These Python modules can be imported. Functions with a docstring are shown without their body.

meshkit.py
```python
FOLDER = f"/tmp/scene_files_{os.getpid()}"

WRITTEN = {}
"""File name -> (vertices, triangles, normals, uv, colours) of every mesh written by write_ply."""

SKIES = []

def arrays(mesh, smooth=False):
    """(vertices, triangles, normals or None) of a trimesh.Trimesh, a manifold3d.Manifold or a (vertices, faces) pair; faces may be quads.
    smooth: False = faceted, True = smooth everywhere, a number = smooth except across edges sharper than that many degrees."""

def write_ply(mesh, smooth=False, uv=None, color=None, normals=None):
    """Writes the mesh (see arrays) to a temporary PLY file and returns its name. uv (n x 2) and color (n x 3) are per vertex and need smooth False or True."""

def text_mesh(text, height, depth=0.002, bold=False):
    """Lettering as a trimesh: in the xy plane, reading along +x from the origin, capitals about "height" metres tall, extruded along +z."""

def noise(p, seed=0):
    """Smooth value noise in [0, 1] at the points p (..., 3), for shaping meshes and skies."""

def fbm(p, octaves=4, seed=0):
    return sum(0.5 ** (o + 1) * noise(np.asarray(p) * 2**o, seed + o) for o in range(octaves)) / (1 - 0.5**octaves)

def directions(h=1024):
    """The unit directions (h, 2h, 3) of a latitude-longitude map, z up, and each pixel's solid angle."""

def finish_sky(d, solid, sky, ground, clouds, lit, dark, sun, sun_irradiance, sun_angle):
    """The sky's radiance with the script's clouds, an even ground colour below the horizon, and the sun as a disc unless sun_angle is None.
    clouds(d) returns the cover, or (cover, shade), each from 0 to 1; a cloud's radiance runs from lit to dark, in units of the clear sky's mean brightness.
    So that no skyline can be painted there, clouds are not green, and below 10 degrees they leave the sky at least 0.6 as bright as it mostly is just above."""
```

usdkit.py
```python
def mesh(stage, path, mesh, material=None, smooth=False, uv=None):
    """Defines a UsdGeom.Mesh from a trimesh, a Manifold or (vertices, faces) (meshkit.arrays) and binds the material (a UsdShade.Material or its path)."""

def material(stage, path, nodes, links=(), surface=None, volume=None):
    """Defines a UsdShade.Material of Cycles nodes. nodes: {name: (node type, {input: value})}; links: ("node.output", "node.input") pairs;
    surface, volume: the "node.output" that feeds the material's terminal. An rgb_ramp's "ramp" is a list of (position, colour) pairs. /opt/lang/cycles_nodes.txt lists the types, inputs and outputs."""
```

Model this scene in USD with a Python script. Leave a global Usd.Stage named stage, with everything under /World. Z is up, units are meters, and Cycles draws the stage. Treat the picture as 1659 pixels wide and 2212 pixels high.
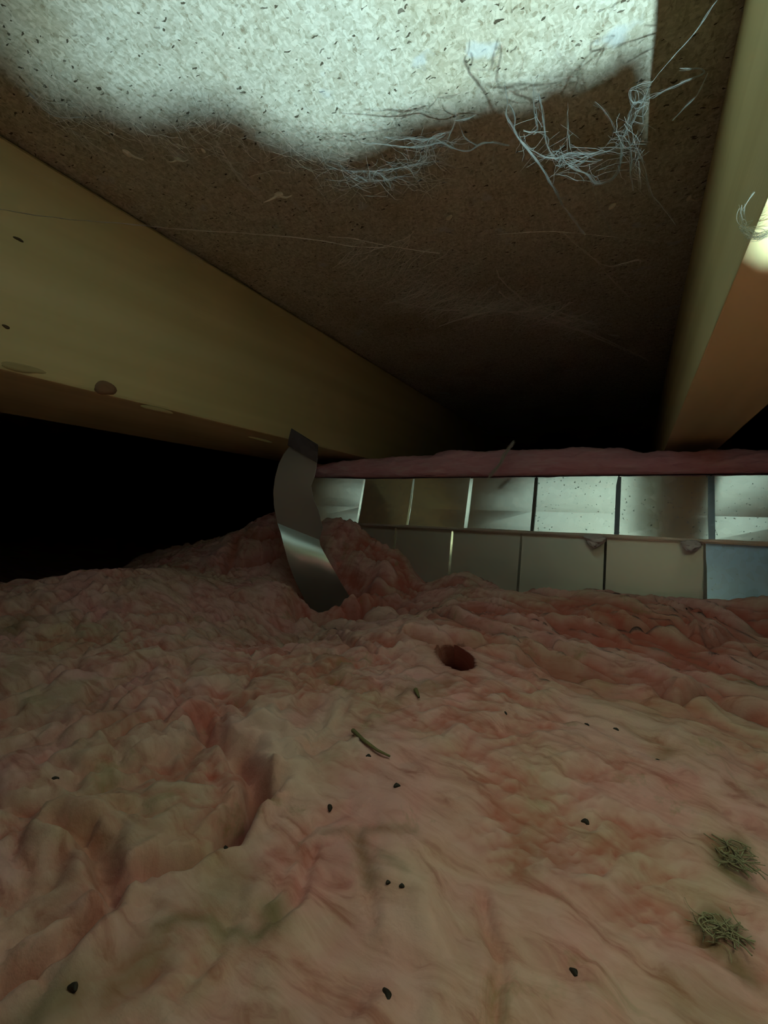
import math, random
import numpy as np, trimesh
from scipy.interpolate import RBFInterpolator, RegularGridInterpolator
from pxr import Usd, UsdGeom, UsdLux, UsdShade, Gf, Sdf, Vt
import usdkit, meshkit

random.seed(7)
rng = np.random.default_rng(7)
stage = Usd.Stage.CreateInMemory()
UsdGeom.SetStageUpAxis(stage, UsdGeom.Tokens.z)
UsdGeom.SetStageMetersPerUnit(stage, 1.0)
UsdGeom.Xform.Define(stage, '/World')
UsdGeom.Scope.Define(stage, '/World/Looks')

# ------------------------------------------------------------------ camera, light, exposure
ZE = 0.30                      # eye height above the plasterboard
FPX = 960.0                    # focal length in pixels of the 1659 x 2212 frame
YAW, ROLL = math.radians(29.4), math.radians(2.0)
PITCH = math.radians(0.3)
EXPOSURE = 0.25
LAMP = np.array([0.056, 0.020, -0.085])      # small LED of the torch, metres from the eye point
LAMP_RADIANCE = 78000.0
LAMP_COLOR = (0.66, 1.0, 1.0)
LAMP_AIM = np.array([-0.070, 0.325, 0.236])

F0 = np.array([-math.sin(YAW), math.cos(YAW), 0.0]); R0 = np.array([math.cos(YAW), math.sin(YAW), 0.0]); U0 = np.array([0, 0, 1.0])
Fw = math.cos(PITCH) * F0 + math.sin(PITCH) * U0
Up = math.cos(PITCH) * U0 - math.sin(PITCH) * F0
Rt = math.cos(ROLL) * R0 + math.sin(ROLL) * Up
Uc = math.cos(ROLL) * Up - math.sin(ROLL) * R0
cam = UsdGeom.Camera.Define(stage, '/World/camera')
cam.CreateHorizontalApertureAttr(36.0); cam.CreateVerticalApertureAttr(48.0)
cam.CreateFocalLengthAttr(36.0 * FPX / 1659.0)
cam.CreateClippingRangeAttr(Gf.Vec2f(0.005, 50.0))
cam.CreateExposureAttr(EXPOSURE)
M = Gf.Matrix4d(1.0)
for r, v in enumerate((Rt, Uc, -Fw, (0, 0, ZE))):
    for c in range(3):
        M[r, c] = float(v[c])
cam.AddTransformOp().Set(M)

lamp = UsdLux.DiskLight.Define(stage, '/World/torch_light')
lamp.CreateRadiusAttr(0.0017); lamp.CreateIntensityAttr(LAMP_RADIANCE); lamp.CreateColorAttr(Gf.Vec3f(*LAMP_COLOR))
UsdGeom.Xformable(lamp).AddTranslateOp().Set(Gf.Vec3d(LAMP[0], LAMP[1], LAMP[2] + ZE))
AXIS = LAMP_AIM - LAMP; AXIS /= np.linalg.norm(AXIS)
UsdGeom.Xformable(lamp).AddOrientOp().Set(Gf.Quatf(Gf.Rotation(Gf.Vec3d(0, 0, -1), Gf.Vec3d(*AXIS)).GetQuat()))


def ray(px, py):
    return Fw * FPX + Rt * (np.asarray(px, float)[..., None] - 829.5) - Uc * (np.asarray(py, float)[..., None] - 1106.0)


def on(px, py, axis, value):
    d = ray(px, py)
    return d * (value / d[..., axis])[..., None]


def onz(px, py, z): return on(px, py, 2, z)
def ony(px, py, y): return on(px, py, 1, y)
def onx(px, py, x): return on(px, py, 0, x)
def atd(px, py, d): return ray(px, py) * (d / FPX)


EYE = np.array([0, 0, ZE])

# ------------------------------------------------------------------ helpers for objects
used = {}


def numbered(path):
    n = used.get(path, -1) + 1
    used[path] = n
    return path if n == 0 else f'{path}_{n:03d}'


def tag(p, label=None, cat=None, group=None, kind=None):
    p = p.GetPrim() if hasattr(p, 'GetPrim') else p
    for k, v in (('label', label), ('category', cat), ('group', group), ('kind', kind)):
        if v:
            p.SetCustomDataByKey(k, v)
    return p


class Thing:
    def __init__(self, name, base, label, cat, group=None, kind=None):
        self.path = numbered('/World/' + name)
        self.base = np.asarray(base, float)
        x = UsdGeom.Xform.Define(stage, self.path)
        x.AddTranslateOp().Set(Gf.Vec3d(*map(float, self.base + EYE)))
        tag(x, label, cat, group, kind)

    def part(self, name, mesh, mat, smooth=False, label=None, kind=None, parent=None):
        v, f = vf(mesh)
        path = numbered((parent or self.path) + '/' + name)
        m = usdkit.mesh(stage, path, (v - self.base, f), LOOK[mat], smooth=smooth)
        tag(m, label, None, None, kind)
        return path


def vf(mesh):
    if isinstance(mesh, tuple):
        return np.asarray(mesh[0], float), np.asarray(mesh[1], int)
    return np.array(mesh.vertices, float), np.array(mesh.faces, int)


def single(name, mesh, mat, label, cat, group=None, kind=None, smooth=True, primvars=None):
    v, f = vf(mesh)
    base = np.array([v[:, 0].mean(), v[:, 1].mean(), v[:, 2].min()])
    m = usdkit.mesh(stage, numbered('/World/' + name), (v - base, f), LOOK[mat], smooth=smooth)
    m.AddTranslateOp().Set(Gf.Vec3d(*map(float, base + EYE)))
    for k, a in (primvars or {}).items():
        UsdGeom.PrimvarsAPI(m).CreatePrimvar(k, Sdf.ValueTypeNames.FloatArray, 'vertex').Set(Vt.FloatArray.FromNumpy(np.asarray(a, np.float32)))
    tag(m, label, cat, group, kind)
    return m


def cat_(ms):
    vs, fs, n = [], [], 0
    for m in ms:
        v, f = vf(m)
        vs.append(v); fs.append(f + n); n += len(v)
    return np.vstack(vs), np.vstack(fs)


def rounded_prism(x0, x1, z0, z1, y0, y1, ch, ny=2):
    """a board along y with chamfered long edges"""
    s = [(x0 + ch, z0), (x1 - ch, z0), (x1 - ch * .3, z0 + ch * .3), (x1, z0 + ch), (x1, z1 - ch), (x1 - ch, z1), (x0 + ch, z1), (x0, z1 - ch), (x0, z0 + ch), (x0 + ch * .3, z0 + ch * .3)]
    ys = np.linspace(y0, y1, ny); n = len(s)
    v = np.array([(x, y, z) for y in ys for x, z in s])
    f = []
    for j in range(ny - 1):
        for i in range(n):
            a, b = j * n + i, j * n + (i + 1) % n
            f += [(a, a + n, b + n), (a, b + n, b)]
    for j, flip in ((0, False), (ny - 1, True)):
        for i in range(1, n - 1):
            t = (j * n, j * n + i, j * n + i + 1)
            f.append(t[::-1] if flip else t)
    m = trimesh.Trimesh(v, np.array(f), process=False)
    m.fix_normals()
    return m


def slab(corners, thick, n):
    """a plate from four corners (outline in order), given thickness backwards along -n"""
    c = np.asarray(corners, float); b = c - np.asarray(n, float) * thick
    k = len(c)
    v = np.vstack([c, b]); f = []
    for i in range(1, k - 1):
        f += [(0, i, i + 1), (k, k + i + 1, k + i)]
    for i in range(k):
        j = (i + 1) % k
        f += [(i, k + i, k + j), (i, k + j, j)]
    m = trimesh.Trimesh(v, np.array(f), process=False)
    m.fix_normals()
    return m


def box(x0, x1, y0, y1, z0, z1):
    m = trimesh.creation.box((x1 - x0, y1 - y0, z1 - z0)); m.apply_translation(((x0 + x1) / 2, (y0 + y1) / 2, (z0 + z1) / 2))
    return m


# ------------------------------------------------------------------ materials
LOOK = {}
def L(name): return '/World/Looks/' + name
def mat(name, nodes, links, surface='p.BSDF'):
    LOOK[name] = usdkit.material(stage, L(name), nodes, links, surface=surface)


mat('chipboard', {
    'g': ('geometry', {}),
    'wn': ('noise_texture', {'scale': 160.0, 'detail': 2.0}),
    'wv': ('vector_math', {'math_type': 'multiply_add', 'vector2': (0.006, 0.006, 0.006)}),
    'm1': ('mapping', {'scale': (1.0, 0.45, 1.0), 'rotation': (0, 0, 0.9)}),
    'm2': ('mapping', {'scale': (0.42, 1.0, 1.0), 'rotation': (0, 0, 0.35)}),
    'm3': ('mapping', {'scale': (0.35, 1.0, 1.0), 'rotation': (0, 0, -0.6)}),
    'v1': ('voronoi_texture', {'scale': 760.0}),
    'v2': ('voronoi_texture', {'scale': 640.0}),
    'v3': ('voronoi_texture', {'scale': 1150.0}),
    'fn': ('noise_texture', {'scale': 420.0, 'detail': 4.0, 'roughness': 0.65}),
    'ad': ('math', {'math_type': 'multiply_add', 'value2': 0.5}),
    's1': ('separate_color', {}), 's2': ('separate_color', {}), 's3': ('separate_color', {}),
    'mx': ('math', {'math_type': 'multiply_add', 'value2': 0.42}),
    'half': ('math', {'math_type': 'multiply', 'value2': 0.30}),
    'ramp': ('rgb_ramp', {'ramp': [(0.20, (0.30, 0.25, 0.18)), (0.36, (0.45, 0.425, 0.34)), (0.5, (0.55, 0.525, 0.44)), (0.66, (0.61, 0.59, 0.51)), (0.84, (0.74, 0.72, 0.64))]}),
    'dk': ('rgb_ramp', {'ramp': [(0.0, (1, 1, 1)), (0.010, (1, 1, 1)), (0.017, (0, 0, 0)), (1, (0, 0, 0))]}),
    'dkm': ('mix_color', {'b': (0.10, 0.085, 0.06)}),
    'nz': ('noise_texture', {'scale': 14.0, 'detail': 4.0}),
    'tone': ('rgb_ramp', {'ramp': [(0.3, (0.84, 0.78, 0.68)), (0.5, (1.0, 0.98, 0.95)), (0.7, (1.0, 1.0, 1.0))]}),
    'tm': ('mix_color', {'blend_type': 'multiply', 'fac': 1.0}),
    'nb': ('noise_texture', {'scale': 46.0, 'detail': 3.0}),
    'bl': ('rgb_ramp', {'ramp': [(0.66, (0, 0, 0)), (0.73, (0.55, 0.55, 0.55)), (1, (0.7, 0.7, 0.7))]}),
    'bm': ('mix_color', {'b': (0.66, 0.70, 0.74)}),
    'bp': ('bump', {'strength': 0.35, 'distance': 0.0005}),
    'p': ('principled_bsdf', {'roughness': 0.85, 'specular_ior_level': 0.2})},
    [('g.position', 'wn.vector'), ('wn.color', 'wv.vector1'), ('g.position', 'wv.vector3'), ('wv.vector', 'm1.vector'), ('wv.vector', 'm2.vector'), ('wv.vector', 'm3.vector'), ('m1.vector', 'v1.vector'), ('m2.vector', 'v2.vector'), ('m3.vector', 'v3.vector'), ('g.position', 'fn.vector'), ('fn.fac', 'ad.value1'), ('mx.value', 'ad.value3'),
     ('v1.color', 's1.color'), ('v2.color', 's2.color'), ('v3.color', 's3.color'), ('s2.r', 'half.value1'), ('s1.r', 'mx.value1'), ('half.value', 'mx.value3'),
     ('ad.value', 'ramp.fac'), ('s3.g', 'dk.fac'), ('dk.color', 'dkm.fac'), ('ramp.color', 'dkm.a'), ('g.position', 'nz.vector'), ('nz.fac', 'tone.fac'),
     ('dkm.result', 'tm.a'), ('tone.color', 'tm.b'), ('g.position', 'nb.vector'), ('nb.fac', 'bl.fac'), ('bl.color', 'bm.fac'), ('tm.result', 'bm.a'),
     ('bm.result', 'p.base_color'), ('ad.value', 'bp.height'), ('bp.normal', 'p.normal')])


def wood(name, c0, c1, c2):
    mat(name, {
        'g': ('geometry', {}),
        'm': ('mapping', {'scale': (38.0, 1.6, 38.0)}),
        'n': ('noise_texture', {'scale': 1.0, 'detail': 4.0, 'roughness': 0.5, 'distortion': 0.4}),
        'r': ('rgb_ramp', {'ramp': [(0.25, c0), (0.5, c1), (0.75, c2)]}),
        'm2': ('mapping', {'scale': (900.0, 30.0, 900.0)}),
        'n2': ('noise_texture', {'scale': 1.0, 'detail': 2.0}),
        'b': ('bump', {'strength': 0.15, 'distance': 0.0006}),
        'p': ('principled_bsdf', {'roughness': 0.6, 'specular_ior_level': 0.3})},
        [('g.position', 'm.vector'), ('m.vector', 'n.vector'), ('n.fac', 'r.fac'), ('r.color', 'p.base_color'),
         ('g.position', 'm2.vector'), ('m2.vector', 'n2.vector'), ('n2.fac', 'b.height'), ('b.normal', 'p.normal')])


wood('pine', (0.74, 0.60, 0.30), (0.82, 0.68, 0.36), (0.87, 0.74, 0.42))
wood('knot_wood', (0.24, 0.13, 0.07), (0.36, 0.21, 0.12), (0.46, 0.28, 0.16))
wood('stain_wood', (0.52, 0.40, 0.19), (0.58, 0.45, 0.23), (0.64, 0.51, 0.27))
wood('dark_stain_wood', (0.10, 0.06, 0.03), (0.15, 0.09, 0.04), (0.2, 0.12, 0.06))
mat('plaster', {'p': ('principled_bsdf', {'base_color': (0.5, 0.48, 0.44), 'roughness': 0.9})}, [])

mat('fibreglass', {
    'g': ('geometry', {}),
    'torn': ('attribute', {'attribute': 'torn'}), 'stain': ('attribute', {'attribute': 'stain'}), 'pale': ('attribute', {'attribute': 'pale'}),
    'n1': ('noise_texture', {'scale': 17.0, 'detail': 5.0, 'roughness': 0.55, 'distortion': 0.8}),
    'r1': ('rgb_ramp', {'ramp': [(0.28, (0.86, 0.42, 0.45)), (0.42, (0.85, 0.50, 0.50)), (0.54, (0.80, 0.53, 0.48)), (0.70, (0.68, 0.51, 0.40))]}),
    'n2': ('noise_texture', {'scale': 75.0, 'detail': 4.0, 'roughness': 0.6, 'distortion': 1.0}),
    'mf': ('mapping', {'scale': (0.45, 1.7, 1.0), 'rotation': (0, 0, 0.3)}),
    'r2': ('rgb_ramp', {'ramp': [(0.30, (0.66, 0.47, 0.42)), (0.44, (0.90, 0.82, 0.79)), (0.58, (1.0, 1.0, 1.0))]}),
    'mu': ('mix_color', {'blend_type': 'multiply', 'fac': 1.0}),
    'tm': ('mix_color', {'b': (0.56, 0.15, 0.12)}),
    'pm': ('mix_color', {'b': (0.88, 0.64, 0.58)}),
    'sm': ('mix_color', {'b': (0.16, 0.135, 0.045)}),
    'nd': ('noise_texture', {'scale': 31.0, 'detail': 5.0, 'roughness': 0.7, 'distortion': 0.6}),
    'rd': ('rgb_ramp', {'ramp': [(0.60, (0, 0, 0)), (0.70, (0.5, 0.5, 0.5)), (0.8, (0.7, 0.7, 0.7))]}),
    'dm': ('mix_color', {'b': (0.33, 0.27, 0.13)}),
    'n4': ('noise_texture', {'scale': 300.0, 'detail': 3.0, 'roughness': 0.6}),
    'mp': ('mapping', {'scale': (420.0, 1300.0, 700.0), 'rotation': (0, 0, 0.35)}),
    'n3': ('noise_texture', {'scale': 1.0, 'detail': 3.0, 'distortion': 1.2}),
    'b1': ('bump', {'strength': 0.25, 'distance': 0.0015}),
    'b2': ('bump', {'strength': 0.2, 'distance': 0.0006}),
    'p': ('principled_bsdf', {'roughness': 0.95, 'specular_ior_level': 0.05, 'sheen_weight': 0.15, 'sheen_roughness': 0.6, 'sheen_tint': (1.0, 0.8, 0.75)})},
    [('g.position', 'n1.vector'), ('n1.fac', 'r1.fac'), ('g.position', 'mf.vector'), ('mf.vector', 'n2.vector'), ('n2.fac', 'r2.fac'), ('r1.color', 'mu.a'), ('r2.color', 'mu.b'),
     ('mu.result', 'tm.a'), ('torn.fac', 'tm.fac'), ('tm.result', 'pm.a'), ('pale.fac', 'pm.fac'), ('pm.result', 'sm.a'), ('stain.fac', 'sm.fac'), ('g.position', 'nd.vector'), ('nd.fac', 'rd.fac'), ('rd.color', 'dm.fac'), ('sm.result', 'dm.a'), ('dm.result', 'p.base_color'),
     ('g.position', 'n4.vector'), ('n4.fac', 'b1.height'), ('g.position', 'mp.vector'), ('mp.vector', 'n3.vector'), ('n3.fac', 'b2.height'), ('b1.normal', 'b2.normal'), ('b2.normal', 'p.normal')])

mat('magenta_fibreglass', {
    'g': ('geometry', {}),
    'mp': ('mapping', {'scale': (40.0, 80.0, 160.0)}),
    'n1': ('noise_texture', {'scale': 1.0, 'detail': 4.0, 'roughness': 0.6, 'distortion': 0.8}),
    'r1': ('rgb_ramp', {'ramp': [(0.3, (0.84, 0.38, 0.48)), (0.55, (0.92, 0.50, 0.60)), (0.75, (0.95, 0.64, 0.70))]}),
    'b': ('bump', {'strength': 0.6, 'distance': 0.002}),
    'p': ('principled_bsdf', {'roughness': 0.95, 'specular_ior_level': 0.05})},
    [('g.position', 'mp.vector'), ('mp.vector', 'n1.vector'), ('n1.fac', 'r1.fac'), ('r1.color', 'p.base_color'), ('n1.fac', 'b.height'), ('b.normal', 'p.normal')])


def metal(name, c, rough, speck=0.0, bump=0.02):
    mat(name, {
        'g': ('geometry', {}),
        'v': ('voronoi_texture', {'scale': 170.0}), 's': ('separate_color', {}),
        'rr': ('map_range', {'from_min': 0.0, 'from_max': 1.0, 'to_min': rough * 0.93, 'to_max': rough * 1.07}),
        'n': ('noise_texture', {'scale': 330.0, 'detail': 3.0, 'roughness': 0.6}),
        'sp': ('rgb_ramp', {'ramp': [(0.0, (1, 1, 1)), (0.30, (1, 1, 1)), (0.345, (0, 0, 0)), (1, (0, 0, 0))]}),
        'sk': ('math', {'math_type': 'multiply', 'value2': speck}),
        'cm': ('mix_color', {'a': c, 'b': (0.12, 0.11, 0.10)}),
        'mt': ('math', {'math_type': 'subtract', 'value1': 0.86}),
        'mp': ('mapping', {'scale': (30.0, 30.0, 90.0)}),
        'n2': ('noise_texture', {'scale': 1.0, 'detail': 2.0}),
        'b': ('bump', {'strength': bump, 'distance': 0.004}),
        'p': ('principled_bsdf', {})},
        [('g.position', 'v.vector'), ('v.color', 's.color'), ('s.r', 'rr.value'), ('rr.result', 'p.roughness'),
         ('g.position', 'n.vector'), ('n.fac', 'sp.fac'), ('sp.color', 'sk.value1'), ('sk.value', 'cm.fac'), ('cm.result', 'p.base_color'),
         ('sk.value', 'mt.value2'), ('mt.value', 'p.metallic'), ('g.position', 'mp.vector'), ('mp.vector', 'n2.vector'), ('n2.fac', 'b.height'), ('b.normal', 'p.normal')])


metal('galvanised', (0.74, 0.76, 0.73), 0.17, 0.0)
metal('galvanised_dusty', (0.74, 0.76, 0.73), 0.17, 0.8)
metal('galvanised_dull', (0.82, 0.80, 0.75), 0.46, 0.0, 0.03)
metal('galvanised_blue', (0.52, 0.70, 1.0), 0.36, 0.3, 0.03)
mat('strap_metal', {'p': ('principled_bsdf', {'base_color': (0.50, 0.56, 0.56), 'metallic': 0.75, 'roughness': 0.31})}, [])
metal('dark_metal', (0.20, 0.23, 0.27), 0.35, 0.3, 0.05)
mat('web', {'d': ('diffuse_bsdf', {'color': (0.42, 0.43, 0.42)}), 't': ('translucent_bsdf', {'color': (0.42, 0.43, 0.42)}), 'm': ('mix_closure', {'fac': 0.4}), 'tr': ('transparent_bsdf', {}), 'm2': ('mix_closure', {'fac': 0.45})},
    [('d.BSDF', 'm.closure1'), ('t.BSDF', 'm.closure2'), ('m.closure', 'm2.closure1'), ('tr.BSDF', 'm2.closure2')], surface='m2.closure')
mat('web_dusty', {'d': ('diffuse_bsdf', {'color': (0.86, 0.80, 0.74)}), 't': ('translucent_bsdf', {'color': (0.86, 0.80, 0.74)}), 'm': ('mix_closure', {'fac': 0.4})},
    [('d.BSDF', 'm.closure1'), ('t.BSDF', 'm.closure2')], surface='m.closure')
mat('husk', {'p': ('principled_bsdf', {'base_color': (0.92, 0.84, 0.70), 'roughness': 0.7})}, [])
mat('dropping', {'p': ('principled_bsdf', {'base_color': (0.028, 0.018, 0.014), 'roughness': 0.6})}, [])
mat('lint_green', {'p': ('principled_bsdf', {'base_color': (0.40, 0.36, 0.24), 'roughness': 0.95})}, [])
mat('lint_pale', {'p': ('principled_bsdf', {'base_color': (0.92, 0.82, 0.86), 'roughness': 0.95})}, [])
mat('straw', {'p': ('principled_bsdf', {'base_color': (0.22, 0.19, 0.09), 'roughness': 0.8})}, [])
mat('torch_body', {'p': ('principled_bsdf', {'base_color': (0.02, 0.02, 0.022), 'roughness': 0.4, 'metallic': 0.6})}, [])

# ------------------------------------------------------------------ the setting: roof deck above, plasterboard below, two joists
HD = 0.236                     # underside of the deck above the eye
single('ceiling', box(-2.2, 1.8, -0.9, 3.0, HD, HD + 0.018), 'chipboard', 'pale chipboard deck overhead, lit white at the top of the view', 'ceiling', kind='structure', smooth=False)
single('floor', box(-2.2, 1.8, -0.9, 3.0, -ZE - 0.012, -ZE), 'plaster', 'plasterboard floor under the pink insulation', 'floor', kind='structure', smooth=False)

HB = 0.084                     # underside of the joists
lb = Thing('joist', (-0.44, 1.0, HB), 'wide yellow joist with a round knot on its face, sloping down from the left', 'wooden joist')
lb.part('beam', rounded_prism(-0.530, -0.358, HB, HD - 0.0012, -0.9, 3.0, 0.004), 'pine', smooth=40)
rb = Thing('joist', (0.055, 1.0, HB), 'narrow joist rising at the right edge, its underside catching bright light', 'wooden joist')
rbm = rounded_prism(0.0272, 0.0775, HB, HD - 0.0006, -0.9, 3.0, 0.001)
rbm.vertices[:, 0] += .0095 * (rbm.vertices[:, 2] - HB) / (HD - HB) * (rbm.vertices[:, 0] < .05)   # the joist leans a little
rb.part('beam', rbm, 'pine', smooth=40)


def face_disc(px, py, rx, rz, bulge, seed, n=20):
    """a low lump lying on the left joist's face (facing +x)"""
    c = onx(np.array(px), np.array(py), -0.358)
    a = np.linspace(0, 2 * math.pi, n, endpoint=False)
    r_ = 1 + 0.15 * np.sin(2 * a + seed) + 0.08 * np.sin(3 * a + 2 * seed)
    rings = [(1.0, -0.0004), (0.85, bulge * .7), (0.55, bulge), (0.25, bulge * .8)]
    v = [(c[0] + h, c[1] + rx * s * q * math.cos(t), c[2] + rz * s * q * math.sin(t)) for s, h in rings for t, q in zip(a, r_)] + [(c[0] + bulge * .6, c[1], c[2])]
    f = []
    for k in range(len(rings) - 1):
        for i in range(n):
            p, q = k * n + i, k * n + (i + 1) % n
            f += [(p, q, q + n), (p, q + n, p + n)]
    f += [((len(rings) - 1) * n + i, (len(rings) - 1) * n + (i + 1) % n, len(v) - 1) for i in range(n)]
    return np.array(v), np.array(f)


lb.part('knot', face_disc(228, 838, 0.0078, 0.0062, 0.0010, 1.0), 'knot_wood', smooth=True, label='round reddish brown knot')
lb.part('nail_head', face_disc(40, 517, 0.0028, 0.0012, 0.0006, 2.0), 'dark_stain_wood', smooth=True, label='small rusty nail head near the top')
lb.part('nail_head', face_disc(13, 706, 0.0022, 0.0013, 0.0006, 3.0), 'dark_stain_wood', smooth=True, label='small rusty nail head at the left end')
for px, py, rx, rz, s in ((50, 795, .013, .0030, .4), (340, 884, .013, .0022, 1.4), (565, 950, .016, .0016, 2.2)):
    lb.part('bark_streak', face_disc(px, py, rx, rz, 0.0003, s), 'stain_wood', smooth=True, label='brown bark streak along the lower edge')

# ------------------------------------------------------------------ pink insulation between the joists
CTRL = []
def cz(px, py, z): CTRL.append(onz(np.array(px), np.array(py), z))
def cy(px, py, y): CTRL.append(ony(np.array(px), np.array(py), y))
def cd(px, py, d): CTRL.append(atd(np.array(px), np.array(py), d))


for x in (-300, 0, 400, 830, 1250, 1659, 1900): cz(x, 2212, -.120)
for x in (0, 400, 830, 1250, 1659): cz(x, 1800, -.112)
for x, z in ((0, -.103), (400, -.104), (830, -.101), (1250, -.101), (1659, -.100)): cz(x, 1600, z)
for x, z in ((560, -.094), (830, -.089), (1250, -.088), (1659, -.087)): cz(x, 1450, z)
for x, z in ((830, -.078), (1000, -.075), (1250, -.072), (1659, -.071)): cz(x, 1350, z)
for x, y in ((1130, 1266), (1280, 1264), (1400, 1275), (1520, 1272), (1659, 1288), (1900, 1300)): cy(x, y, .44)
for x, y in ((745, 1122), (800, 1146), (870, 1178), (1000, 1216)): cy(x, y, .462)
for x, y in ((800, 1215), (900, 1250)): cy(x, y, .435)
cd(560, 1325, .425); cd(700, 1352, .42); cd(830, 1322, .41); cd(620, 1255, .47); cd(760, 1270, .455)
cd(695, 1322, .495); cd(690, 1306, .48)
cd(570, 1113, .62); cd(520, 1135, .64); cd(430, 1165, .66); cd(320, 1190, .66); cd(460, 1240, .50); cd(580, 1200, .56)
for x, y, d in ((0, 1252, .40), (130, 1240, .41), (250, 1234, .41), (340, 1246, .42), (440, 1290, .42)): cd(x, y, d)
for x, y, d in ((0, 1400, .275), (400, 1400, .29)): cd(x, y, d)
for p in ((-.66, .27, -.125), (-.57, .26, -.11), (-.80, .33, -.16), (-.74, .40, -.14), (-.85, .55, -.15), (-.7, .62, -.13), (-.8, .9, -.16), (-.6, 1.2, -.14), (-.1, .475, -.085), (.05, .475, -.085), (.2, .475, -.085), (-.22, .485, -.08), (.35, .475, -.085), (-1.2, .3, -.13), (-2, 1, -.13), (-.6, -.3, -.12), (0, -.3, -.115), (.4, -.3, -.11), (.4, .1, -.10), (.4, .3, -.085), (.7, .45, -.08), (0, .9, -.15), (.6, 1.2, -.14), (-.42, .8, -.1), (1.6, 1, -.13), (1.5, -.6, -.12), (-2, -.7, -.12), (0, 2.8, -.14), (-2, 2.8, -.14), (1.6, 2.8, -.14)):
    CTRL.append(np.array(p))
CTRL = np.array(CTRL)
base_z = RBFInterpolator(CTRL[:, :2], CTRL[:, 2], kernel='thin_plate_spline', smoothing=2e-6)


def axis(lo, a, b, hi, fine, grow=1.18):
    mid = list(np.arange(a, b, fine))
    out, s, x = [], fine, b
    while x < hi: out.append(x); s = min(s * grow, .12); x += s
    out.append(hi)
    low, s, x = [], fine, a - fine
    while x > lo: low.append(x); s = min(s * grow, .12); x -= s
    low.append(lo)
    return np.array(low[::-1] + mid + out)


gx = axis(-2.15, -.56, .16, 1.75, .00165)
gy = axis(-.85, .0, .485, 2.95, .00165)
GX, GY = np.meshgrid(gx, gy, indexing='ij')
cx_, cy_ = np.linspace(-2.15, 1.75, 300), np.linspace(-.85, 2.95, 300)
cx_ = axis(-2.15, -.6, .2, 1.75, .008); cy_ = axis(-.85, -.1, .7, 2.95, .008)
CXX, CYY = np.meshgrid(cx_, cy_, indexing='ij')
coarse = RegularGridInterpolator((cx_, cy_), base_z(np.c_[CXX.ravel(), CYY.ravel()]).reshape(CXX.shape), bounds_error=False, fill_value=None)
Z = coarse(np.c_[GX.ravel(), GY.ravel()]).reshape(GX.shape)


def hit(px, py, field):
    """where the sight line through a pixel meets the height field"""
    d = ray(np.array(px), np.array(py)) / FPX
    for t in np.arange(.06, 1.0, .0015):
        p = d * t
        if p[2] <= field(p[None, :2])[0]:
            return p
    return d * .5


P2 = np.stack([GX, GY, np.zeros_like(GX)], -1)
fb = lambda s, o, seed: meshkit.fbm(P2 / s + 31.7, o, seed) - 0.5
wx, wy = fb(.05, 3, 11) * .05, fb(.05, 3, 12) * .05
W2 = np.stack([GX + wx, GY + wy, np.zeros_like(GX)], -1)
fw = lambda sx, sy, o, seed, rot=0.0: meshkit.fbm(np.stack([(W2[..., 0] * math.cos(rot) + W2[..., 1] * math.sin(rot)) / sx + 17.3, (-W2[..., 0] * math.sin(rot) + W2[..., 1] * math.cos(rot)) / sy + 9.1, W2[..., 2] + .5], -1), o, seed) - 0.5
Z += fb(.075, 2, 1) * .014
Z += fw(.030, .030, 3, 2) * .012
Z += fw(.014, .006, 3, 21, -.2) * .0016
Z -= .004 * np.clip((GY - .30) / .10, 0, 1)
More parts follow.
